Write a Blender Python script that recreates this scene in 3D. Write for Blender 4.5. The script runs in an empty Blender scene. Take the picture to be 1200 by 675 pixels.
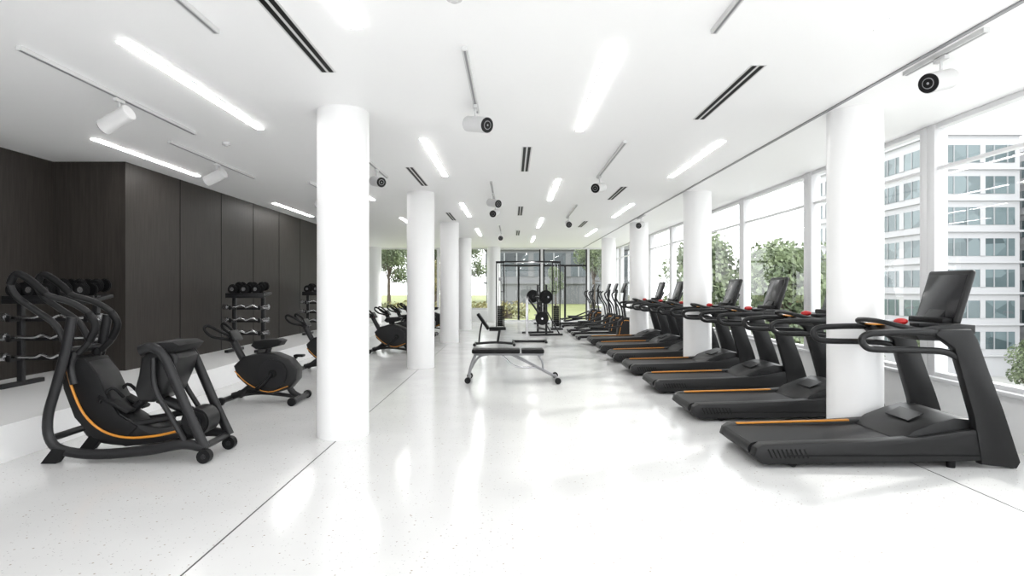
import bpy, bmesh, math, random
from mathutils import Vector, Matrix
random.seed(4)
S = bpy.context.scene
C = S.collection

# ------------------------------------------------------------------ materials
def mat(name, col, rough=0.5, metal=0.0, spec=0.5, noise=0.0, nscale=20, bump=0.0, emit=None, es=0):
    m = bpy.data.materials.new(name); m.use_nodes = True
    nt = m.node_tree; b = nt.nodes['Principled BSDF']
    b.inputs['Base Color'].default_value = (*col, 1)
    b.inputs['Roughness'].default_value = rough
    b.inputs['Metallic'].default_value = metal
    b.inputs['Specular IOR Level'].default_value = spec
    if emit:
        b.inputs['Emission Color'].default_value = (*emit, 1)
        b.inputs['Emission Strength'].default_value = es
    if noise or bump:
        tc = nt.nodes.new('ShaderNodeTexCoord')
        n = nt.nodes.new('ShaderNodeTexNoise'); n.inputs['Scale'].default_value = nscale
        n.inputs['Detail'].default_value = 4
        nt.links.new(tc.outputs['Object'], n.inputs['Vector'])
        if noise:
            mr = nt.nodes.new('ShaderNodeMix'); mr.data_type = 'RGBA'
            mr.inputs['A'].default_value = (*[c*(1-noise) for c in col], 1)
            mr.inputs['B'].default_value = (*[min(1, c*(1+noise)) for c in col], 1)
            nt.links.new(n.outputs['Fac'], mr.inputs['Factor'])
            nt.links.new(mr.outputs['Result'], b.inputs['Base Color'])
        if bump:
            bp = nt.nodes.new('ShaderNodeBump'); bp.inputs['Strength'].default_value = bump
            bp.inputs['Distance'].default_value = 0.01
            nt.links.new(n.outputs['Fac'], bp.inputs['Height'])
            nt.links.new(bp.outputs['Normal'], b.inputs['Normal'])
    return m

M_white = mat('white_paint', (.88,.88,.88), .6, noise=.01)
M_ceil = mat('ceiling_paint', (.93,.93,.93), .45, noise=.005)
M_col = mat('column_paint', (.83,.83,.83), .35)
M_plat = mat('platform_white', (.88,.88,.88), .25)
M_frame = mat('window_frame_white', (.68,.68,.69), .35)
M_plastic = mat('charcoal_plastic', (.010,.010,.0105), .42, spec=.30, noise=.15, nscale=60)
M_dgrey = mat('dark_grey_metal', (.010,.010,.011), .38, .0, .33, noise=.08)
M_black = mat('black_rubber', (.004,.004,.0045), .55, spec=.22, noise=.2, nscale=90)
M_belt = mat('treadmill_belt', (.007,.007,.008), .5, spec=.28, noise=.3, nscale=150)
M_screen = mat('screen_glass', (.010,.010,.012), .2, spec=.3)
M_orange = mat('orange_accent', (.55,.22,.02), .4, noise=.03)
M_red = mat('red_button', (.42,.012,.012), .35, noise=.03)
M_chrome = mat('brushed_steel', (.46,.46,.47), .25, 1.0, noise=.05)
M_silver = mat('silver_paint', (.25,.25,.26), .35, .4, noise=.03)
M_slot = mat('slot_black', (.003,.003,.003), .6, spec=.2, noise=.1)
M_joint = mat('joint_grey', (.05,.05,.05), .6, noise=.1)
M_rail = mat('rail_white', (.62,.62,.62), .4, noise=.02)
M_light = mat('led_diffuser', (1,1,1), .5, emit=(1,.99,.975), es=17)
M_asph = mat('ground_pale', (.42,.42,.40), .9, noise=.2, nscale=.4)
M_lawn = mat('lawn', (.17,.19,.07), .9, noise=.4, nscale=.8)
M_bwall = mat('render_facade', (.44,.44,.45), .8, noise=.04, nscale=.5)
M_bwall2 = mat('stone_facade', (.15,.155,.16), .8, noise=.08, nscale=.7)
M_bwin = mat('facade_frame', (.28,.29,.30), .6, noise=.04)
M_bark = mat('bark', (.08,.06,.045), .9, noise=.3, nscale=8)
def leafmat(n, a, b):
    m = mat(n, a, .7); nt = m.node_tree
    oi = nt.nodes.new('ShaderNodeTexCoord'); no = nt.nodes.new('ShaderNodeTexNoise'); no.inputs['Scale'].default_value = 1.3
    cr = nt.nodes.new('ShaderNodeValToRGB')
    cr.color_ramp.elements[0].position = .35; cr.color_ramp.elements[0].color = (*a, 1)
    cr.color_ramp.elements[1].position = .65; cr.color_ramp.elements[1].color = (*b, 1)
    nt.links.new(oi.outputs['Object'], no.inputs['Vector']); nt.links.new(no.outputs['Fac'], cr.inputs['Fac'])
    nt.links.new(cr.outputs['Color'], nt.nodes['Principled BSDF'].inputs['Base Color'])
    return m
M_leaf = leafmat('leaves_green', (.08,.11,.06), (.22,.27,.15))
M_leafy = leafmat('leaves_yellow', (.15,.16,.06), (.30,.25,.10))
def winmat(name, a, c):
    m = mat(name, (.1,.13,.14), .1); nt = m.node_tree
    tc = nt.nodes.new('ShaderNodeTexCoord'); v = nt.nodes.new('ShaderNodeTexVoronoi'); v.inputs['Scale'].default_value = .55
    cr = nt.nodes.new('ShaderNodeValToRGB')
    cr.color_ramp.elements[0].color = (*a,1); cr.color_ramp.elements[1].color = (*c,1)
    nt.links.new(tc.outputs['Object'], v.inputs['Vector']); nt.links.new(v.outputs['Color'], cr.inputs['Fac'])
    nt.links.new(cr.outputs['Color'], nt.nodes['Principled BSDF'].inputs['Base Color'])
    return m
M_bglass = winmat('facade_glass', (.04,.06,.065), (.17,.22,.23))
M_bglass2 = winmat('office_glass', (.02,.025,.03), (.09,.11,.12))
M_bglass2.node_tree.nodes['Principled BSDF'].inputs['Roughness'].default_value = .4

def glassmat():
    m = bpy.data.materials.new('clear_glass'); m.use_nodes = True
    nt = m.node_tree; nt.nodes.clear()
    o = nt.nodes.new('ShaderNodeOutputMaterial'); mx = nt.nodes.new('ShaderNodeMixShader')
    t = nt.nodes.new('ShaderNodeBsdfTransparent'); g = nt.nodes.new('ShaderNodeBsdfGlossy')
    t.inputs['Color'].default_value = (.97,.985,.98,1)
    g.inputs['Roughness'].default_value = .01
    f = nt.nodes.new('ShaderNodeLayerWeight'); f.inputs['Blend'].default_value = .5
    p = nt.nodes.new('ShaderNodeMath'); p.operation = 'POWER'; p.inputs[1].default_value = 4.0
    q = nt.nodes.new('ShaderNodeMath'); q.operation = 'MULTIPLY_ADD'; q.inputs[1].default_value = .6; q.inputs[2].default_value = .05
    nt.links.new(f.outputs['Facing'], p.inputs[0]); nt.links.new(p.outputs[0], q.inputs[0])
    nt.links.new(q.outputs[0], mx.inputs[0]); nt.links.new(t.outputs[0], mx.inputs[1]); nt.links.new(g.outputs[0], mx.inputs[2])
    nt.links.new(mx.outputs[0], o.inputs[0]); return m
M_glass = glassmat()

def floormat():
    m = mat('white_terrazzo', (.8,.8,.8), .16); nt = m.node_tree; b = nt.nodes['Principled BSDF']
    tc = nt.nodes.new('ShaderNodeTexCoord')
    prev = None
    for sc_, lo, hi, colr in ((22, .10, .15, (.36,.31,.26,1)), (47, .12, .17, (.34,.34,.34,1))):
        v = nt.nodes.new('ShaderNodeTexVoronoi'); v.inputs['Scale'].default_value = sc_
        nt.links.new(tc.outputs['Object'], v.inputs['Vector'])
        sep = nt.nodes.new('ShaderNodeSeparateColor'); nt.links.new(v.outputs['Color'], sep.inputs[0])
        th = nt.nodes.new('ShaderNodeMath'); th.operation = 'LESS_THAN'; th.inputs[1].default_value = .40
        nt.links.new(sep.outputs[0], th.inputs[0])
        d = nt.nodes.new('ShaderNodeMapRange'); d.inputs['From Min'].default_value = lo; d.inputs['From Max'].default_value = hi
        d.inputs['To Min'].default_value = 1; d.inputs['To Max'].default_value = 0
        nt.links.new(v.outputs['Distance'], d.inputs['Value'])
        mu = nt.nodes.new('ShaderNodeMath'); mu.operation = 'MULTIPLY'
        nt.links.new(th.outputs[0], mu.inputs[0]); nt.links.new(d.outputs[0], mu.inputs[1])
        mm = nt.nodes.new('ShaderNodeMix'); mm.data_type = 'RGBA'
        mm.inputs['B'].default_value = colr
        if prev: nt.links.new(prev, mm.inputs['A'])
        else: mm.inputs['A'].default_value = (.70,.70,.695,1)
        nt.links.new(mu.outputs[0], mm.inputs['Factor']); prev = mm.outputs['Result']
    n = nt.nodes.new('ShaderNodeTexNoise'); n.inputs['Scale'].default_value = 2.0; n.inputs['Detail'].default_value = 8
    nt.links.new(tc.outputs['Object'], n.inputs['Vector'])
    mx = nt.nodes.new('ShaderNodeMix'); mx.data_type = 'RGBA'; mx.blend_type = 'MULTIPLY'; mx.inputs['Factor'].default_value = .10
    nt.links.new(prev, mx.inputs['A']); nt.links.new(n.outputs['Fac'], mx.inputs['B'])
    nt.links.new(mx.outputs['Result'], b.inputs['Base Color'])
    mr = nt.nodes.new('ShaderNodeMapRange'); mr.inputs['To Min'].default_value = .09; mr.inputs['To Max'].default_value = .20
    nt.links.new(n.outputs['Fac'], mr.inputs['Value']); nt.links.new(mr.outputs[0], b.inputs['Roughness'])
    b.inputs['Specular IOR Level'].default_value = .8
    return m
M_floor = floormat()

def panelmat():
    m = mat('dark_oak_panel', (.05,.045,.042), .5, spec=.25); nt = m.node_tree; b = nt.nodes['Principled BSDF']
    tc = nt.nodes.new('ShaderNodeTexCoord'); mp = nt.nodes.new('ShaderNodeMapping'); mp.inputs['Scale'].default_value = (14,14,.8)
    n = nt.nodes.new('ShaderNodeTexNoise'); n.inputs['Scale'].default_value = 3; n.inputs['Detail'].default_value = 8
    cr = nt.nodes.new('ShaderNodeValToRGB')
    cr.color_ramp.elements[0].position = .3; cr.color_ramp.elements[0].color = (.023,.0195,.017,1)
    cr.color_ramp.elements[1].position = .7; cr.color_ramp.elements[1].color = (.037,.032,.028,1)
    nt.links.new(tc.outputs['Object'], mp.inputs['Vector']); nt.links.new(mp.outputs[0], n.inputs['Vector'])
    nt.links.new(n.outputs['Fac'], cr.inputs['Fac']); nt.links.new(cr.outputs['Color'], b.inputs['Base Color'])
    return m
M_panel = panelmat()

# ------------------------------------------------------------------ builder
class B:
    def __init__(s): s.bm = bmesh.new(); s.mats = []
    def mi(s, m):
        if m not in s.mats: s.mats.append(m)
        return s.mats.index(m)
    def add(s, t, m, M=None):
        bmesh.ops.recalc_face_normals(t, faces=t.faces)
        if M is not None: t.transform(M)
        i = s.mi(m)
        for f in t.faces: f.material_index = i; f.smooth = True
        me = bpy.data.meshes.new('t'); t.to_mesh(me); t.free()
        s.bm.from_mesh(me); bpy.data.meshes.remove(me)
    def box(s, c, size, m, bev=0, rot=None, seg=2):
        t = bmesh.new(); bmesh.ops.create_cube(t, size=1)
        t.transform(Matrix.Diagonal((*size, 1)))
        if bev: bmesh.ops.bevel(t, geom=t.edges[:], offset=bev, segments=seg, affect='EDGES', profile=.5)
        M = Matrix.Translation(c)
        if rot: M = M @ rot
        s.add(t, m, M)
    def b2(s, a, b, m, bev=0):
        s.box([(a[i]+b[i])/2 for i in range(3)], [abs(b[i]-a[i]) for i in range(3)], m, bev)
    def quad(s, pts, m):
        t = bmesh.new(); t.faces.new([t.verts.new(p) for p in pts]); s.add(t, m)
    def prism(s, pts, y0, y1, m, bev=0, seg=2):
        t = bmesh.new()
        a = [t.verts.new((p[0], y0, p[1])) for p in pts]; b = [t.verts.new((p[0], y1, p[1])) for p in pts]
        t.faces.new(a); t.faces.new(b[::-1]); n = len(pts)
        for i in range(n): t.faces.new((a[i], b[i], b[(i+1)%n], a[(i+1)%n]))
        bmesh.ops.recalc_face_normals(t, faces=t.faces)
        if bev:
            es = [e for e in t.edges if abs(e.verts[0].co.y-e.verts[1].co.y) < 1e-6]
            bmesh.ops.bevel(t, geom=es, offset=bev, segments=seg, affect='EDGES', profile=.5)
        s.add(t, m)
    def tube(s, pts, r, m, closed=False, seg=10, sm=4, ry=None):
        P = [Vector(p) for p in pts]
        if sm > 1 and len(P) > 2:
            Q = []; n = len(P); rng = n if closed else n-1
            for i in range(rng):
                p1, p2 = P[i], P[(i+1)%n]
                p0 = P[i-1] if (i > 0 or closed) else p1+(p1-p2)
                p3 = P[(i+2)%n] if (i+2 < n or closed) else p2+(p2-p1)
                for k in range(sm):
                    u = k/sm
                    Q.append(.5*((2*p1)+(p2-p0)*u+(2*p0-5*p1+4*p2-p3)*u*u+(3*p1-p0-3*p2+p3)*u**3))
            if not closed: Q.append(P[-1])
            P = Q
        n = len(P); t = bmesh.new(); rings = []
        nrm = None
        for i in range(n):
            if closed: d = P[(i+1)%n]-P[i-1]
            else: d = P[min(i+1, n-1)]-P[max(i-1, 0)]
            d.normalize()
            if nrm is None:
                nrm = d.cross(Vector((0,1,0)))
                if nrm.length < .1: nrm = d.cross(Vector((0,0,1)))
            nrm = (nrm-d*nrm.dot(d)).normalized(); bn = d.cross(nrm)
            rr = r[min(len(r)-1, int(i/n*len(r)))] if isinstance(r, (list, tuple)) else r
            r2 = ry if ry else rr
            rings.append([t.verts.new(P[i]+nrm*math.cos(a)*rr+bn*math.sin(a)*r2) for a in [2*math.pi*k/seg for k in range(seg)]])
        for i in range(n if closed else n-1):
            A, Bq = rings[i], rings[(i+1)%n]
            for k in range(seg): t.faces.new((A[k], A[(k+1)%seg], Bq[(k+1)%seg], Bq[k]))
        if not closed: t.faces.new(rings[0]); t.faces.new(rings[-1][::-1])
        s.add(t, m)
    def cyl(s, p0, p1, r, m, seg=20, r1=None, bev=0):
        p0, p1 = Vector(p0), Vector(p1); d = p1-p0
        t = bmesh.new()
        bmesh.ops.create_cone(t, cap_ends=True, segments=seg, radius1=r, radius2=r if r1 is None else r1, depth=d.length)
        if bev: bmesh.ops.bevel(t, geom=[e for e in t.edges if abs(e.verts[0].co.z-e.verts[1].co.z) < 1e-6], offset=bev, segments=2, affect='EDGES')
        s.add(t, m, Matrix.Translation((p0+p1)/2) @ d.to_track_quat('Z', 'Y').to_matrix().to_4x4())
    def ell(s, c, r, m, seg=16):
        t = bmesh.new(); bmesh.ops.create_uvsphere(t, u_segments=seg, v_segments=seg//2+2, radius=1)
        t.transform(Matrix.Diagonal((*r, 1))); s.add(t, m, Matrix.Translation(c))
    def mesh(s, name):
        me = bpy.data.meshes.new(name); s.bm.to_mesh(me); s.bm.free()
        for m in s.mats: me.materials.append(m)
        me.set_sharp_from_angle(angle=math.radians(38)); return me
    def obj(s, name, loc=(0,0,0), rz=0):
        return place(s.mesh(name), name, loc, rz)
def place(me, name, loc, rz=0, sc=1):
    o = bpy.data.objects.new(name, me); C.objects.link(o); o.location = loc; o.rotation_euler[2] = rz
    o.scale = (sc, sc, sc); return o
RY = lambda a: Matrix.Rotation(math.radians(a), 4, 'Y')
RX = lambda a: Matrix.Rotation(math.radians(a), 4, 'X')
RZ = lambda a: Matrix.Rotation(math.radians(a), 4, 'Z')

H = 3.08; YB = 25.0; WX = 4.3; YF = -3.0
# ------------------------------------------------------------------ room
b = B(); b.b2((-10, YF, -.25), (WX+.25, YB+.25, 0), M_floor); b.obj('floor')
b = B(); b.b2((-10, YF, H), (WX+.25, YB+.25, H+.3), M_ceil); b.obj('ceiling')
for X in (-1.61, 3.2):
    b = B(); b.b2((X-.005, YF, 0), (X+.005, YB, .0012), M_joint); b.obj('trim_floor_joint')
b = B()
b.b2((-6.3, YF, 0), (-6.1, 7.94, H), M_panel)
for y in (-1.2, .1, 1.42, 2.73, 4.04, 5.35, 6.66): b.b2((-6.1, y-.006, .3), (-6.097, y+.006, H), M_slot)
b.obj('wall_left')
b = B(); b.b2((-6.3, 7.94, 0), (-5.14, 18.5, H), M_panel)
y = 7.94+1.31
while y < 18.4:
    b.b2((-5.14, y-.007, .3), (-5.136, y+.007, H), M_slot); y += 1.31
b.obj('wall_panelled')
b = B(); b.b2((-10.2, 18.5, 0), (-10, YB, H), M_white); b.b2((-10, 18.3, 0), (-6.3, 18.5, H), M_white); b.obj('wall_alcove')
b = B(); b.b2((-6.1, YF, 0), (-4.07, 7.94, .3), M_plat); b.obj('raised_platform')
b = B(); b.b2((-5.14, 7.94, 0), (-4.07, 18.5, .3), M_plat); b.obj('raised_platform')
for X in (-1.61, 3.27):
    for k in range(4):
        b = B(); b.cyl((0,0,0), (0,0,H), .24, M_col, 64); b.obj('round_column', (X, 5.7+4.84*k, 0))

# right window wall
b = B(); b.b2((WX, YF, 0), (WX+.25, YB, .46), M_white); b.b2((WX-.04, YF, .46), (WX+.25, YB, .5), M_frame, .006); b.obj('wall_right')
ys = [6.22+2.52*k for k in range(-4, 8)]
ys = [y for y in ys if YF+.2 < y < YB-.5]
edges = [YF]+ys+[YB]
for i in range(len(edges)-1):
    y0, y1 = edges[i], edges[i+1]
    b = B()
    w = .11
    b.b2((WX+.02, y0, .5), (WX+.16, y0+w, H-.002), M_frame, .006)
    b.b2((WX+.02, y1-w, .5), (WX+.16, y1, H-.002), M_frame, .006)
    b.b2((WX+.03, y0+w, .5), (WX+.13, y1-w, .54), M_frame)
    b.b2((WX+.03, y0+w, H-.05), (WX+.13, y1-w, H-.002), M_frame)
    b.b2((WX+.05, y0+w, 2.61), (WX+.11, y1-w, 2.64), M_frame)
    b.quad([(WX+.08,y0+w,.55),(WX+.08,y1-w,.55),(WX+.08,y1-w,H-.05),(WX+.08,y0+w,H-.05)], M_glass)
    b.obj('window_%d' % (i+1))
nwin = len(edges)-1
# back window wall
b = B(); b.b2((-10, YB, 0), (-.7, YB+.25, .5), M_white); b.obj('wall_back')
b = B(); b.b2((3.2, YB, 0), (WX, YB+.25, .5), M_white); b.obj('wall_back')
xs = [-10, -8, -5.6, -3.1, -.7, 1.25, 3.2, WX]
for i in range(len(xs)-1):
    x0, x1 = xs[i], xs[i+1]; z0 = 0 if 4 <= i <= 5 else .5
    b = B(); w = .05; Ht = H-.002
    b.b2((x0, YB+.02, z0), (x0+w, YB+.16, Ht), M_frame); b.b2((x1-w, YB+.02, z0), (x1, YB+.16, Ht), M_frame)
    b.b2((x0+w, YB+.03, z0), (x1-w, YB+.13, z0+.06), M_frame); b.b2((x0+w, YB+.03, H-.06), (x1-w, YB+.13, Ht), M_frame)
    if z0 == 0:
        mm = M_dgrey; xm = (x0+x1)/2
        b.b2((xm-.04, YB+.04, .06), (xm+.04, YB+.12, 2.3), mm); b.b2((x0+w, YB+.04, 2.3), (x1-w, YB+.12, 2.38), mm)
        b.b2((x0+w, YB+.04, .06), (x0+w+.06, YB+.12, H-.06), mm); b.b2((x1-w-.06, YB+.04, .06), (x1-w, YB+.12, H-.06), mm)
        b.cyl((xm-.1, YB-.03, .9), (xm-.1, YB-.03, 1.3), .015, M_chrome, 8)
    b.quad([(x0+w,YB+.07,z0+.06),(x1-w,YB+.07,z0+.06),(x1-w,YB+.07,H-.06),(x0+w,YB+.07,H-.06)], M_glass)
    b.obj(('door_%d' % (i-3)) if z0 == 0 else ('window_%d' % (nwin+i+1)))
for X in (-.75, -5.65):
    b = B(); b.cyl((0,0,0), (0,0,H), .27, M_col, 48); b.obj('round_column', (X, YB-.4, 0))

# ceiling fittings
b = B(); b.b2((2.965, YF, H-.012), (2.995, YB, H), M_silver); b.obj('trim_ceiling_track')
def strip(X, y0, y1):
    b = B(); L = y1-y0
    b.b2((-.045, 0, -.004), (.045, L, .0), M_rail); b.b2((-.036, .01, -.010), (.036, L-.01, -.004), M_light)
    b.obj('linear_ceiling_light', (X, y0, H))
for X, y0 in ((-4.7,1.6),(-4.7,6.7),(-4.7,11.8),(-2.65,-1),(-2.65,4.05),(-2.65,9.15),(-2.65,14.25),(-1,1.6),(-1,6.7),(-1,11.8),(-1,16.9),
              (.72,-1),(.72,4.13),(.72,9.2),(.72,14.3),(.72,19.4),(2.4,1.65),(2.4,6.8),(2.4,11.9),(2.4,17)):
    strip(X, y0, y0+2.25)
def vent(X, y0, L=1.45):
    b = B()
    b.b2((-.06, 0, -.003), (.06, L, 0), M_rail)
    for dx in (-.028, .028): b.b2((dx-.017, .01, -.005), (dx+.017, L-.01, -.003), M_slot)
    b.obj('slot_air_diffuser', (X, y0, H))
for X, y0, L in ((-1.43,2.9,1.75),(-1.43,8.3,1.5),(-1.43,13.3,1.5),(1.86,4.5,1.45),(1.86,9.9,1.45),(1.86,15,1.45),(.18,7.1,1.5),(.18,12.3,1.5),(.18,17.5,1.5)):
    vent(X, y0, L)
def spot(b, y, z0, yaw, pitch):
    b.box((0, y, z0-.02), (.035, .12, .03), M_rail, .004)
    b.cyl((0, y, z0-.03), (0, y, z0-.10), .010, M_rail, 10)
    d = Matrix.Rotation(math.radians(yaw), 3, 'Z') @ Matrix.Rotation(math.radians(-pitch), 3, 'X') @ Vector((0, 1, 0))
    c = Vector((0, y, z0-.17))+d*.03
    b.cyl(c-d*.14, c+d*.14, .070, M_rail, 28, bev=.004)
    b.cyl(c+d*.135, c+d*.143, .066, M_black, 28)
    b.cyl(c+d*.142, c+d*.146, .038, M_silver, 28)
    b.cyl(c+d*.145, c+d*.148, .032, M_slot, 28)
    b.ell(c+d*.142, (.011,.011,.011), M_silver, 10)
def track(X, y0, L, spots):
    b = B(); b.b2((-.02, 0, -.03), (.02, L, 0), M_rail); b.b2((-.008, .01, -.031), (.008, L-.01, -.03), M_silver)
    for (yy, yaw, pit) in spots: spot(b, yy-y0, -.03, yaw, pit)
    b.obj('track_spotlight', (X, y0, H))
track(-3.42, 4.14, 2.3, [(5.2, 82, 26)])
track(-3.9, 6.8, 2.25, [(7.9, 82, 24)])
track(-1.92, 1.6, 2.28, [])
track(-.33, 4.15, 1.5, [(5.4, 222, 14)])
track(1.31, 1.6, 2.28, [])
track(1.29, 6.8, 2.2, [(8.8, 150, 12)])
track(-.33, 9.4, 2.5, [(10.4, 215, 12), (11.8, 165, 12)])
track(-1.88, 6.8, 2.2, [(8.3, 215, 12)])
track(-3.2, 9.4, 2.2, [(10.2, 70, 20)])
track(1.3, 12, 2.2, [(13.8, 180, 12)])
track(-1.9, 12, 2.2, [(13.5, 180, 12)])
track(3.06, 3.85, .8, [(4.26, 118, 16)])
track(3.02, 13.6, .8, [(14, 150, 12)])
track(-.33, 16, 2.2, [(17.5, 180, 12)])
for X, y in ((-.33, 3.42), (-3.3, 6.9)):
    b = B(); b.cyl((0,0,-.03), (0,0,0), .045, M_rail, 24); b.cyl((0,0,-.045), (0,0,-.03), .02, M_rail, 16); b.obj('smoke_detector', (X, y, H))

# ------------------------------------------------------------------ treadmill
b = B()
cov = [(.0,.09),(.02,.155),(.07,.185),(.9,.210),(1.3,.235),(1.7,.30),(1.84,.28),(1.95,.06),(.08,.03)]
for s in (-1, 1):
    y0, y1 = sorted((s*.40, s*.285)); b.prism(cov, y0, y1, M_plastic, .012)
    up = [(1.76,.03),(2.03,.0),(2.06,.05),(1.93,.45),(1.80,.80),(1.73,1.0),(1.68,1.08),(1.44,1.08),(1.40,1.04),(1.47,.99),(1.55,.93),(1.61,.72),(1.70,.40)]
    y0, y1 = sorted((s*.41, s*.33)); b.prism(up, y0, y1, M_plastic, .014)
    yh = s*.375
    b.tube([(1.62,yh,1.04),(1.3,yh,1.055),(1.0,yh,1.05),(.88,yh,1.035),(.845,yh,.99),(.89,yh,.935),(1.0,yh,.92),(1.3,yh,.915),(1.5,yh,.90),(1.62,yh,.84)], .026, M_plastic, seg=12)
    for k in range(9):
        b.box((.12+.035*k, s*.402, .115), (.012,.006,.075), M_slot, rot=RY(-25))
    b.box((1.0, s*.402, .10), (1.5,.006,.012), M_black)
    b.cyl((.32,s*.36,.035), (.32,s*.31,.035), .035, M_black); b.cyl((2.0,s*.35,.045), (2.0,s*.40,.045), .045, M_black)
    b.cyl((1.55,s*.36,.0), (1.55,s*.36,.05), .03, M_black)
b.prism([(.02,.10),(.0,.13),(.02,.168),(.05,.178),(1.3,.198),(1.3,.08),(.05,.08)], -.28, .28, M_belt)
b.cyl((.05,-.28,.12), (.05,.28,.12), .055, M_belt, 24)
b.prism([(1.18,.20),(1.28,.275),(1.45,.34),(1.60,.38),(1.72,.37),(1.86,.28),(1.95,.10),(1.95,.05),(1.2,.05)], -.335, .335, M_plastic, .02)
b.box((.62,.30,.210), (1.0,.03,.012), M_orange, rot=RY(-1.6)); b.box((1.42,.0,.345), (.14,.3,.006), M_dgrey, rot=RY(-24))
b.cyl((1.9,-.34,.14), (1.9,.34,.14), .035, M_dgrey)
b.prism([(1.28,1.03),(1.34,1.08),(1.62,1.12),(1.76,1.11),(1.76,1.04),(1.60,.98),(1.32,.99)], -.345, .345, M_plastic, .012)
b.tube([(1.38,-.33,1.05),(1.2,-.27,1.10),(1.12,-.12,1.13),(1.12,.12,1.13),(1.2,.27,1.10),(1.38,.33,1.05)], .020, M_plastic, seg=10)
b.ell((1.38,-.02,1.12), (.055,.05,.03), M_red); b.box((1.3,.2,1.085), (.1,.14,.012), M_orange, .004); b.box((1.45,-.2,1.105), (.16,.12,.03), M_black, .008)
b.prism([(1.60,1.1),(1.76,1.1),(1.86,1.3),(1.78,1.32)], -.10, .10, M_plastic, .01)
R = RY(17)
b.box((1.76,0,1.325), (.05,.50,.46), M_plastic, .022, R, 3)
b.box((1.76-.024,0,1.333), (.006,.44,.37), M_screen, .002, R)
b.box((1.64,0,1.13), (.10,.42,.06), M_black, .015)
tm = b.mesh('treadmill')
for k in range(7): place(tm, 'treadmill', (1.88, 5.03+1.613*k, 0))

# ------------------------------------------------------------------ arc stride trainer (front left)
OX, OY = -3.98, 4.74
def P(x, y, yy, dd=0):
    """profile point measured on the plane dd behind the near side, placed at lateral offset yy"""
    d = OY+dd; return ((x-600)*d/700-OX, yy, 1.4-(y-337.5)*d/700)
def P2(l, dd): return [(P(x, y, 0, dd)[0], P(x, y, 0, dd)[2]) for x, y in l]
b = B()
W = .50
for yy, s in ((0.04, -1), (W-.04, 1)):
    b.tube([P(80,372,yy), P(73,410,yy), P(61,455,yy), P(52,488,yy), P(53,514,yy), P(68,529,yy), P(110,534,yy), P(170,529,yy), P(210,522,yy), P(236,526,yy)], .042, M_dgrey, seg=12, ry=.028)
    b.tube([P(160,412,yy), P(174,408,yy), P(188,418,yy), P(202,448,yy), P(220,490,yy), P(237,526,yy)], .042, M_dgrey, seg=12, ry=.026)
    b.tube([P(176,420,yy), P(178,456,yy), P(196,488,yy), P(214,520,yy)], .022, M_dgrey, seg=12, ry=.02)
    hy = .11 if s < 0 else W-.12; D = .11
    b.tube([P(82,415,hy,D), P(66,382,hy,D), P(42,364,hy,D), P(20,348,hy,D), P(12,331,hy,D), P(20,321,hy,D), P(34,327,hy,D), P(54,345,hy,D), P(82,354,hy,D), P(104,367,hy,D), P(112,382,hy,D), P(105,400,hy,D), P(92,414,hy,D)], .026, M_plastic, seg=12)
    b.tube([P(12,333,hy,D), P(20,321,hy,D), P(36,329,hy,D), P(54,345,hy,D)], .030, M_black, seg=12)
    b.tube([P(104,367,hy,D), P(112,382,hy,D), P(105,400,hy,D)], .030, M_black, seg=12)
    b.tube([P(88,412,hy,D), P(84,430,hy,D), P(88,450,hy,D)], .036, M_dgrey, seg=10)
    fy = .15 if s < 0 else W-.15
    b.box(P(132,474,fy,.1), (.28,.11,.03), M_black, .01, RY(28)); b.tube([P(116,472,fy-.05,.1), P(126,456,fy,.1), P(136,468,fy+.05,.1)], .014, M_black)
    b.tube([P(118,480,fy,.1), P(144,498,fy,.1), P(200,490,fy,.1)], .026, M_dgrey)
    b.prism(P2([(46,544),(60,526),(76,528),(64,544)], 0), yy-.03, yy+.03, M_black)
    b.cyl(P(237,536,yy-.03), P(237,536,yy+.03), .055, M_black)
    b.cyl(P(237,536,yy-.034), P(237,536,yy+.034), .02, M_dgrey)
D = .12
sh = P2([(70,428),(73,456),(86,490),(108,514),(146,524),(190,519),(214,512),(212,498),(185,501),(160,497),(140,484),(126,462),(116,438),(104,424),(84,418)], D)
b.prism(sh, .12, W-.12, M_plastic, .02)
b.prism(P2([(80,422),(100,420),(114,438),(126,464),(140,486),(162,500),(150,512),(120,505),(98,482),(84,456)], D), .105, W-.105, M_black, .012)
for yy in (.098, W-.098):
    b.tube([P(80,430,yy,D), P(88,458,yy,D), P(101,485,yy,D), P(122,504,yy,D), P(150,512,yy,D), P(184,510,yy,D), P(212,504,yy,D)], .010, M_orange, seg=8)
b.prism(P2([(164,420),(174,409),(200,409),(208,420),(202,440),(192,462),(178,472),(162,472),(156,458),(161,440)], .08), .08, W-.08, M_plastic, .03, 3)
b.prism(P2([(162,406),(176,402),(202,401),(210,405),(204,413),(182,415),(166,413)], .05), .05, W-.05, M_black, .012)
b.tube([P(176,470,W/2,D), P(196,478,W/2,D), P(226,492,W/2,D)], .045, M_dgrey)
b.tube([P(158,472,W/2,D), P(138,486,W/2,D), P(116,474,W/2,D)], .035, M_dgrey)
b.cyl(P(228,495,.14,.15), P(228,495,W-.14,.15), .115, M_plastic, 32, bev=.015); b.cyl(P(228,495,.125,.15), P(228,495,W-.125,.15), .06, M_dgrey, 24)
for x, y in ((53,516),(72,412),(234,526),(176,410)): b.cyl(P(x,y,.04), P(x,y,W-.04), .028, M_dgrey)
b.obj('arc_stride_trainer', (OX, OY, 0))

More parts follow.
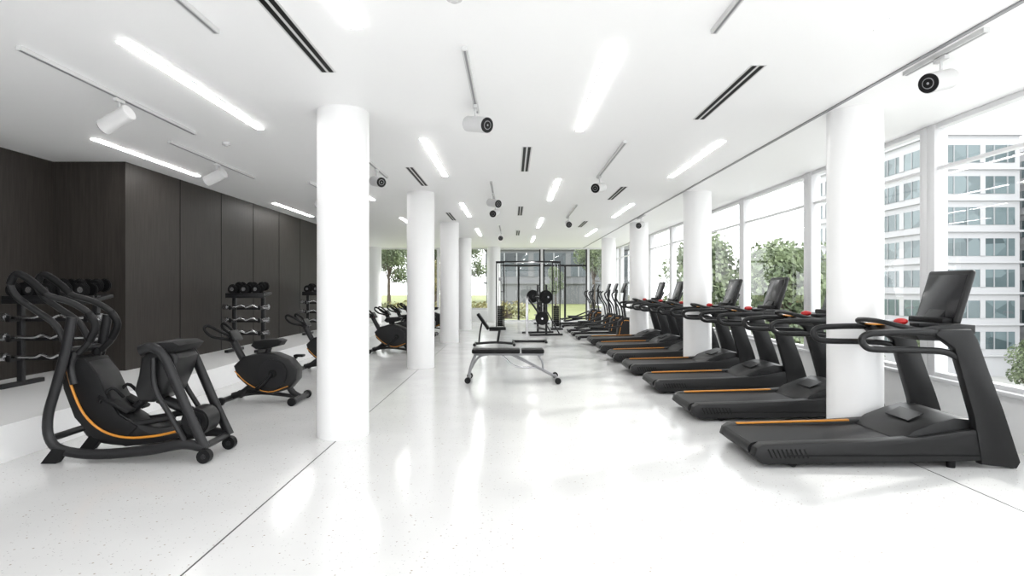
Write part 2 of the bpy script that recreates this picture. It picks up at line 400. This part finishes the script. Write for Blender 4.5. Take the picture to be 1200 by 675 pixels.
# ------------------------------------------------------------------ exercise bike
s2 = 99.
def Q(x, y, yy): return ((x-240)/s2, yy, (477-y)/s2)
def Q2(l): return [((x-240)/s2, (477-y)/s2) for x, y in l]
b = B()
b.prism(Q2([(270,432),(281,421),(300,416),(318,417),(336,424),(346,436),(345,449),(336,460),(316,466),(300,463),(285,455),(274,445)]), -.12, .12, M_plastic, .03, 3)
b.cyl(Q(318,441,-.135), Q(318,441,.135), .18, M_dgrey, 32, bev=.01); b.cyl(Q(318,441,-.142), Q(318,441,.142), .05, M_black, 20)
b.tube([Q(318,441,-.16), Q(308,452,-.17), Q(300,458,-.17)], .020, M_dgrey); b.box(Q(298,459,-.21), (.12,.10,.03), M_black, .008)
b.tube([Q(318,441,.16), Q(328,430,.17), Q(336,424,.17)], .020, M_dgrey); b.box(Q(338,423,.21), (.12,.10,.03), M_black, .008)
b.tube([Q(285,440,0), Q(274,420,0), Q(265,403,0), Q(262,396,0)], .045, M_dgrey, ry=.035, seg=12)
for s in (-1, 1):
    b.tube([Q(266,404,0), Q(262,400,s*.12), Q(250,396,s*.22), Q(241,388,s*.22), Q(243,383,s*.2), Q(253,388,s*.17), Q(266,398,s*.06)], .018, M_black)
b.box(Q(268,396,0), (.03,.22,.14), M_plastic, .01, RY(-30)); b.box(Q(262,401,0), (.10,.06,.03), M_red, .005)
b.tube([Q(306,422,0), Q(308,412,0), Q(309,406,0)], .032, M_dgrey)
b.prism(Q2([(290,408),(294,402),(304,401),(322,400),(328,402),(324,408),(308,412),(296,412)]), -.11, .11, M_black, .025, 3)
b.tube([Q(290,455,0), Q(276,466,0), Q(264,470,0)], .040, M_dgrey, ry=.035); b.tube([Q(330,455,0), Q(338,466,0), Q(346,471,0)], .04, M_dgrey, ry=.035)
b.tube([Q(264,470,0), Q(300,466,0), Q(345,471,0)], .025, M_dgrey)
for x in (262, 346):
    b.cyl(Q(x,472,-.25), Q(x,472,.25), .035, M_dgrey, 14)
    for s in (-1, 1): b.cyl(Q(x,472,s*.25), Q(x,472,s*.29), .05, M_black, 20)
b.tube([Q(272,438,-.122), Q(288,453,-.124), Q(312,463,-.124), Q(336,456,-.122)], .006, M_orange)
bike = b.mesh('exercise_bike')
for X, y in ((-3.68, 7.35), (-3.75, 10.1), (-3.25, 12.9), (-3.2, 14.1), (-3.2, 15.5), (-3.3, 17.4), (-3.3, 19.6)):
    place(bike, 'exercise_bike', (X, y, 0))

# ------------------------------------------------------------------ elliptical / cross trainers far right
b = B()
b.prism([(1.1,.1),(1.15,.5),(1.3,.62),(1.55,.58),(1.68,.35),(1.7,.1)], -.14, .14, M_plastic, .03)
b.tube([(0,0,.06),(.8,0,.08),(1.7,0,.08)], .04, M_dgrey)
for x in (.05, 1.65): b.cyl((x,-.28,.05), (x,.28,.05), .045, M_dgrey)
b.tube([(1.35,0,.55),(1.3,0,1.0),(1.34,0,1.35)], .035, M_dgrey); b.box((1.30,0,1.40), (.05,.36,.28), M_screen, .02, RY(18))
for s in (-1, 1):
    b.tube([(.1,s*.2,.22),(.6,s*.2,.30),(1.2,s*.2,.45+s*.08)], .025, M_dgrey); b.box((.55,s*.2,.33), (.38,.15,.04), M_black, .01)
    b.tube([(1.25,s*.22,.45),(1.2,s*.24,.85),(1.08,s*.25,1.05),(1.02,s*.25,1.22),(1.1,s*.2,1.3)], .02, M_black)
b.tube([(1.15,-.142,.15),(1.25,-.145,.5),(1.5,-.142,.5)], .008, M_orange)
el = b.mesh('elliptical_trainer')
for y in (16.3, 17.6, 18.9, 21.3, 22.6): place(el, 'elliptical_trainer', (1.75, y, 0))

# ------------------------------------------------------------------ benches
b = B()
b.box((-.19,0,.455), (.72,.27,.065), M_black, .02); b.box((.36,0,.455), (.34,.27,.065), M_black, .02)
b.box((0,0,.405), (1.05,.06,.04), M_silver, .008)
b.tube([(-.50,0,.40),(-.56,0,.25),(-.60,0,.08)], .022, M_silver); b.tube([(-.28,0,.40),(-.45,0,.36),(-.58,0,.16)], .016, M_silver)
b.tube([(.05,0,.40),(.35,0,.25),(.72,0,.06)], .022, M_silver); b.tube([(-.1,0,.38),(.1,0,.22),(.42,0,.20)], .016, M_chrome)
b.tube([(.42,0,.42),(.50,0,.30),(.52,0,.16)], .016, M_silver)
for x, w in ((-.60,.22), (.72,.28)):
    b.cyl((x,-w,.045), (x,w,.045), .024, M_silver, 14)
    for s in (-1, 1): b.cyl((x,s*w,.045), (x,s*(w+.05),.045), .045, M_black, 18)
b.obj('flat_weight_bench', (-.05, 9.0, 0))
b = B()
b.box((.05,0,.42), (.40,.28,.07), M_black, .02); b.box((-.30,0,.59), (.46,.28,.07), M_black, .02, RY(55))
b.tube([(-.5,0,.05),(.0,0,.08),(.45,0,.05)], .03, M_dgrey); b.tube([(.1,0,.38),(.05,0,.07)], .03, M_dgrey); b.tube([(-.15,0,.38),(.1,0,.38)], .025, M_dgrey)
b.tube([(-.33,0,.56),(-.38,0,.3),(-.4,0,.07)], .02, M_dgrey)
for x in (-.5, .45): b.cyl((x,-.25,.04), (x,.25,.04), .035, M_dgrey)
b.obj('incline_weight_bench', (-.40, 14.5, 0))

b = B()
for s in (-1, 1):
    b.b2((-.03,s*.5-.025,0), (.03,s*.5+.025,1.5), M_dgrey, .006); b.b2((-.5,s*.5-.025,0), (.5,s*.5+.025,.06), M_dgrey, .006)
    b.tube([(.4,s*.5,.05),(.03,s*.5,.7)], .02, M_dgrey)
    b.box((-.09,s*.5,1.1), (.12,.05,.03), M_dgrey); b.box((-.14,s*.5,1.14), (.03,.05,.08), M_dgrey)
b.b2((-.03,-.5,.15), (.03,.5,.21), M_dgrey)
b.cyl((-.09,-1.05,1.14), (-.09,1.05,1.14), .015, M_chrome, 12)
for s in (-1, 1):
    b.cyl((-.09,s*.75,1.14), (-.09,s*.80,1.14), .20, M_black, 32, bev=.01); b.cyl((-.09,s*.81,1.14), (-.09,s*.85,1.14), .15, M_black, 32, bev=.01)
    b.cyl((-.09,s*.72,1.14), (-.09,s*1.05,1.14), .025, M_chrome, 14)
b.obj('barbell_rack', (.9, 18.0, 0), math.radians(12))
b = B()
b.b2((-.45,-.03,0), (.45,.03,.06), M_dgrey, .006); b.b2((-.45,-.3,0), (-.39,.3,.05), M_dgrey, .006); b.b2((.39,-.3,0), (.45,.3,.05), M_dgrey, .006)
b.b2((-.10,-.03,.05), (-.03,.03,1.2), M_chrome, .006)
b.tube([(-.06,0,1.15),(.1,0,.95),(.32,0,.62)], .025, M_dgrey); b.tube([(-.06,0,.5),(.2,0,.6),(.32,0,.62)], .02, M_chrome)
for s in (-1, 1): b.cyl((.32,s*.05,.62), (.32,s*.12,.62), .17, M_black, 32, bev=.01); b.cyl((.32,s*.12,.62), (.32,s*.2,.62), .025, M_chrome)
b.tube([(-.06,-.3,1.2),(-.06,0,1.16),(-.06,.3,1.2)], .02, M_black)
b.obj('lever_row_machine', (.45, 15.4, 0))

b = B()
for s in (-1, 1):
    x = s*.95
    for dx in (-.13, .13): b.b2((x+dx-.018,-.03,0), (x+dx+.018,.03,2.3), M_dgrey, .005)
    b.b2((x-.2,-.4,0), (x+.2,.4,.06), M_dgrey, .01); b.b2((x-.15,-.05,2.24), (x+.15,.05,2.31), M_dgrey, .01)
    for k in range(14): b.b2((x-.10,-.06,.10+k*.05), (x+.10,.06,.143+k*.05), M_black, .004)
    b.cyl((x-.05,0,.1), (x-.05,0,2.2), .008, M_chrome, 8); b.cyl((x+.05,0,.1), (x+.05,0,2.2), .008, M_chrome, 8)
    b.cyl((x,-.12,1.7), (x,-.06,1.7), .06, M_silver, 20); b.tube([(x,-.1,1.7),(x-s*.1,-.2,1.4),(x-s*.1,-.2,1.3)], .006, M_black)
    b.tube([(x-s*.17,-.2,1.28),(x-s*.03,-.2,1.28)], .015, M_black)
b.b2((-.95,-.03,2.27), (.95,.03,2.32), M_dgrey, .01)
b.tube([(-.5,-.1,2.2),(-.3,-.15,2.26),(.3,-.15,2.26),(.5,-.1,2.2)], .016, M_chrome)
cc = b.mesh('cable_crossover_machine')
place(cc, 'cable_crossover_machine', (.55, 20.3, 0))
b = B()
b.b2((-.3,-.3,0), (.3,.3,.05), M_dgrey, .01); b.b2((-.04,-.04,.05), (.04,.04,1.25), M_dgrey, .006)
for z in (.35, .7, 1.05):
    b.cyl((-.28,0,z), (.28,0,z), .022, M_chrome, 12)
    for s in (-1, 1): b.cyl((s*.08,0,z), (s*.17,0,z), .20-.05*(z > 1)-.04*(z > .6), M_black, 28, bev=.01)
pt = b.mesh('weight_plate_tree')
place(pt, 'weight_plate_tree', (1.15, 23.4, 0))

# ------------------------------------------------------------------ dumbbell racks
def dumb(b, x, y, z, r, rz=0, L=.30):
    d = Vector((math.sin(rz), math.cos(rz), 0)); c = Vector((x, y, z))
    b.cyl(c-d*L/2, c+d*L/2, .016, M_chrome, 10)
    for s in (-1, 1):
        b.cyl(c+d*s*L*.26, c+d*s*L*.38, r, M_black, 20, bev=.008); b.cyl(c+d*s*L*.38, c+d*s*L*.5, r*.86, M_black, 20, bev=.008)
        b.cyl(c+d*s*L*.5, c+d*s*(L*.5+.004), r*.4, M_chrome, 12)
def rack(w, name, X, y, rz=0):
    b = B()
    for s in (-1, 1):
        b.b2((s*w/2-.03,-.03,0), (s*w/2+.03,.03,1.02), M_dgrey, .005); b.b2((s*w/2-.035,-.30,0), (s*w/2+.035,.30,.05), M_dgrey, .008)
    for z in (.30, .52, .74):
        b.b2((-w/2,.02,z-.02), (w/2,.05,z+.02), M_dgrey, .004)
        for s in (-1, 1):
            b.box((s*w/2,-.10,z), (.04,.16,.03), M_dgrey); b.box((s*w/2,-.17,z+.03), (.04,.02,.06), M_dgrey)
        yb = -.12
        pts = [(-w/2-.12,yb,z+.035),(-w/2+.05,yb,z+.035),(-.18,yb,z+.035),(-.1,yb,z+.065),(0,yb,z+.03),(.1,yb,z+.065),(.18,yb,z+.035),(w/2-.05,yb,z+.035),(w/2+.12,yb,z+.035)]
        b.tube(pts, .017, M_chrome, seg=8)
        for s in (-1, 1): b.cyl((s*(w/2+.06),yb,z+.035), (s*(w/2+.15),yb,z+.035), .045, M_chrome, 20, bev=.008)
    b.box((0,0,.98), (w+.16,.36,.04), M_dgrey, .008, RX(10)); b.box((0,-.16,.97), (w+.16,.03,.09), M_dgrey, .005)
    n = int((w+.1)/.17)
    for i in range(n):
        x = -(w+.1)/2+.085+i*((w+.1)/n)
        dumb(b, x, -.08, 1.08, .085-.001*i, .0, .2); dumb(b, x+.02, .12, 1.13, .078, .0, .2)
    b.obj(name, (X, y, .3), rz)
rack(.85, 'dumbbell_rack', -5.12, 6.75)
rack(.5, 'dumbbell_rack', -4.58, 10.4)
rack(.5, 'dumbbell_rack', -4.6, 14.2)

# ------------------------------------------------------------------ exterior
b = B(); b.b2((WX+1.5,-60,-7.5), (160,200,-7.2), M_asph); b.obj('ground_street')
b = B(); b.b2((-60,YB+.3,-7.2), (7.5,130,-.15), M_lawn); b.obj('ground_garden')

def building(name, x0, y0, x1, y1, zb, zt, fh, wall, winh=1.7, bay=2.6, gl=None):
    gl = gl or M_bglass
    b = B(); b.b2((x0,y0,zb), (x1,y1,zt), wall); z = zt-fh-.2
    b.b2((x0-.3,y0-.3,zt), (x1+.3,y1+.3,zt+.35), wall)
    while z > zb:
        z0 = z+.6; z1 = z0+winh
        b.b2((x0+.5,y0-.04,z0), (x1-.5,y0,z1), gl); b.b2((x0-.04,y0+.5,z0), (x0,y1-.5,z1), gl)
        x = x0+.5; k = 0
        while x < x1-.4:
            w = .12 if k % 3 else .5
            b.b2((x,y0-.10,z0), (min(x+w, x1-.4),y0-.02,z1), wall if k % 3 == 0 else M_bwin); x += bay/2; k += 1
        y = y0+.5; k = 0
        while y < y1-.4:
            w = .12 if k % 3 else .7
            b.b2((x0-.10,y,z0), (x0-.02,min(y+w, y1-.4),z1), wall if k % 3 == 0 else M_bwin); y += bay/2; k += 1
        b.b2((x0-.25,y0-.25,z-.1), (x1+.25,y1,z+.1), wall)
        z -= fh
    return b.obj(name)
building('apartment_building', 41, 58, 49.3, 84, -7.2, 16.2, 3.02, M_bwall)
building('apartment_building', 52, 50, 75, 72, -7.2, 15.2, 3.02, M_bwall)
building('office_building', -2.5, 58, 12, 75, -.15, 12, 3.3, M_bwall2, 2.3, 2.4, M_bglass2)

def leaves(b, blobs, n, m, size):
    t = bmesh.new()
    for _ in range(n):
        c, r = random.choice(blobs)
        v = Vector([random.gauss(0,1) for _ in range(3)]).normalized()*(random.random()**.4)
        p = Vector(c)+Vector((v.x*r[0], v.y*r[1], v.z*r[2]))
        a = Vector([random.gauss(0,1) for _ in range(3)]).normalized(); c2 = a.orthogonal().normalized(); d = a.cross(c2); q = size*random.uniform(.6,1.3)
        t.faces.new([t.verts.new(p+c2*q*.5), t.verts.new(p+d*q*.3), t.verts.new(p-c2*q*.5), t.verts.new(p-d*q*.3)])
    i = b.mi(m)
    for f in t.faces: f.material_index = i
    me = bpy.data.meshes.new('l'); t.to_mesh(me); t.free(); b.bm.from_mesh(me); bpy.data.meshes.remove(me)
def treemesh(h, m, seed):
    random.seed(seed); b = B()
    b.tube([(0,0,0),(.1,.05,h*.3),(0,.1,h*.6)], [.22,.18,.13,.1], M_bark, seg=8)
    blobs = []
    for k in range(11):
        a = random.random()*6.28; rr = random.uniform(.1,.28)*h; z = random.uniform(.38,.88)*h
        q = random.uniform(.10,.17)*h; blobs.append(((math.cos(a)*rr*(1.1-z/h), math.sin(a)*rr*(1.1-z/h), z), (q,q,q*.85)))
        b.tube([(0,.05,h*.35),(blobs[-1][0][0]*.6,blobs[-1][0][1]*.6,z*.85),blobs[-1][0]], .05, M_bark, seg=5)
    leaves(b, blobs, 6500, m, h*.028); return b.mesh('tree')
t1 = treemesh(10, M_leaf, 1); t2 = treemesh(10, M_leaf, 2); t3 = treemesh(6, M_leafy, 3)
random.seed(9)
for X, y, s, t in ((14,30,1.15,t1),(17,36,1.3,t2),(12.5,38,1.25,t1),(20,46,1.4,t2),(15,48,1.4,t1),(26,52,1.2,t2),(33,38,.6,t1),(37,40,.58,t2),(30,44,.6,t1),(42,46,.55,t2),(24,42,.8,t1)):
    place(t, 'tree', (X, y, -7.2), random.random()*6, s)
for X, y, s, t in ((-9,38,.8,t1),(-5.5,42,.75,t2),(-13,40,.85,t2),(-17,44,.9,t1),(-3.4,46,.7,t1),(-7,34,.55,t2),(6,44,.6,t2),(3.5,48,.35,t1),(-11,33,.8,t3),(-4.5,36,.55,t3),(-21,42,.9,t2)):
    place(t, 'tree', (X, y, -.15), random.random()*6, s)
b = B(); leaves(b, [((x*.8, 0, .35), (.7,.5,.55)) for x in range(-14, 5)], 8000, M_leafy, .16); b.box((-4,0,.2), (14,.5,.5), M_bark)
b.obj('hedge', (-3, 30.5, -.15))

# ------------------------------------------------------------------ light
W = bpy.data.worlds.new('World'); S.world = W; W.use_nodes = True
bg = W.node_tree.nodes['Background']; bg.inputs[0].default_value = (.965,.98,1,1); bg.inputs[1].default_value = 1.9
sd = bpy.data.lights.new('sun', 'SUN'); sd.energy = 1.8; sd.angle = math.radians(3); sd.color = (1,.98,.94)
so = bpy.data.objects.new('sun', sd); C.objects.link(so); so.location = (20,20,20)
so.rotation_euler = Vector((-.80,-.42,-.55)).to_track_quat('-Z','Y').to_euler()

cd = bpy.data.cameras.new('camera'); cam = bpy.data.objects.new('camera', cd); C.objects.link(cam)
cam.location = (0,0,1.4); cam.rotation_euler = (math.radians(90),0,0); cd.lens = 21; cd.sensor_width = 36; cd.sensor_fit = 'HORIZONTAL'
cd.clip_end = 500
S.camera = cam
S.view_settings.view_transform = 'Standard'; S.view_settings.exposure = .95
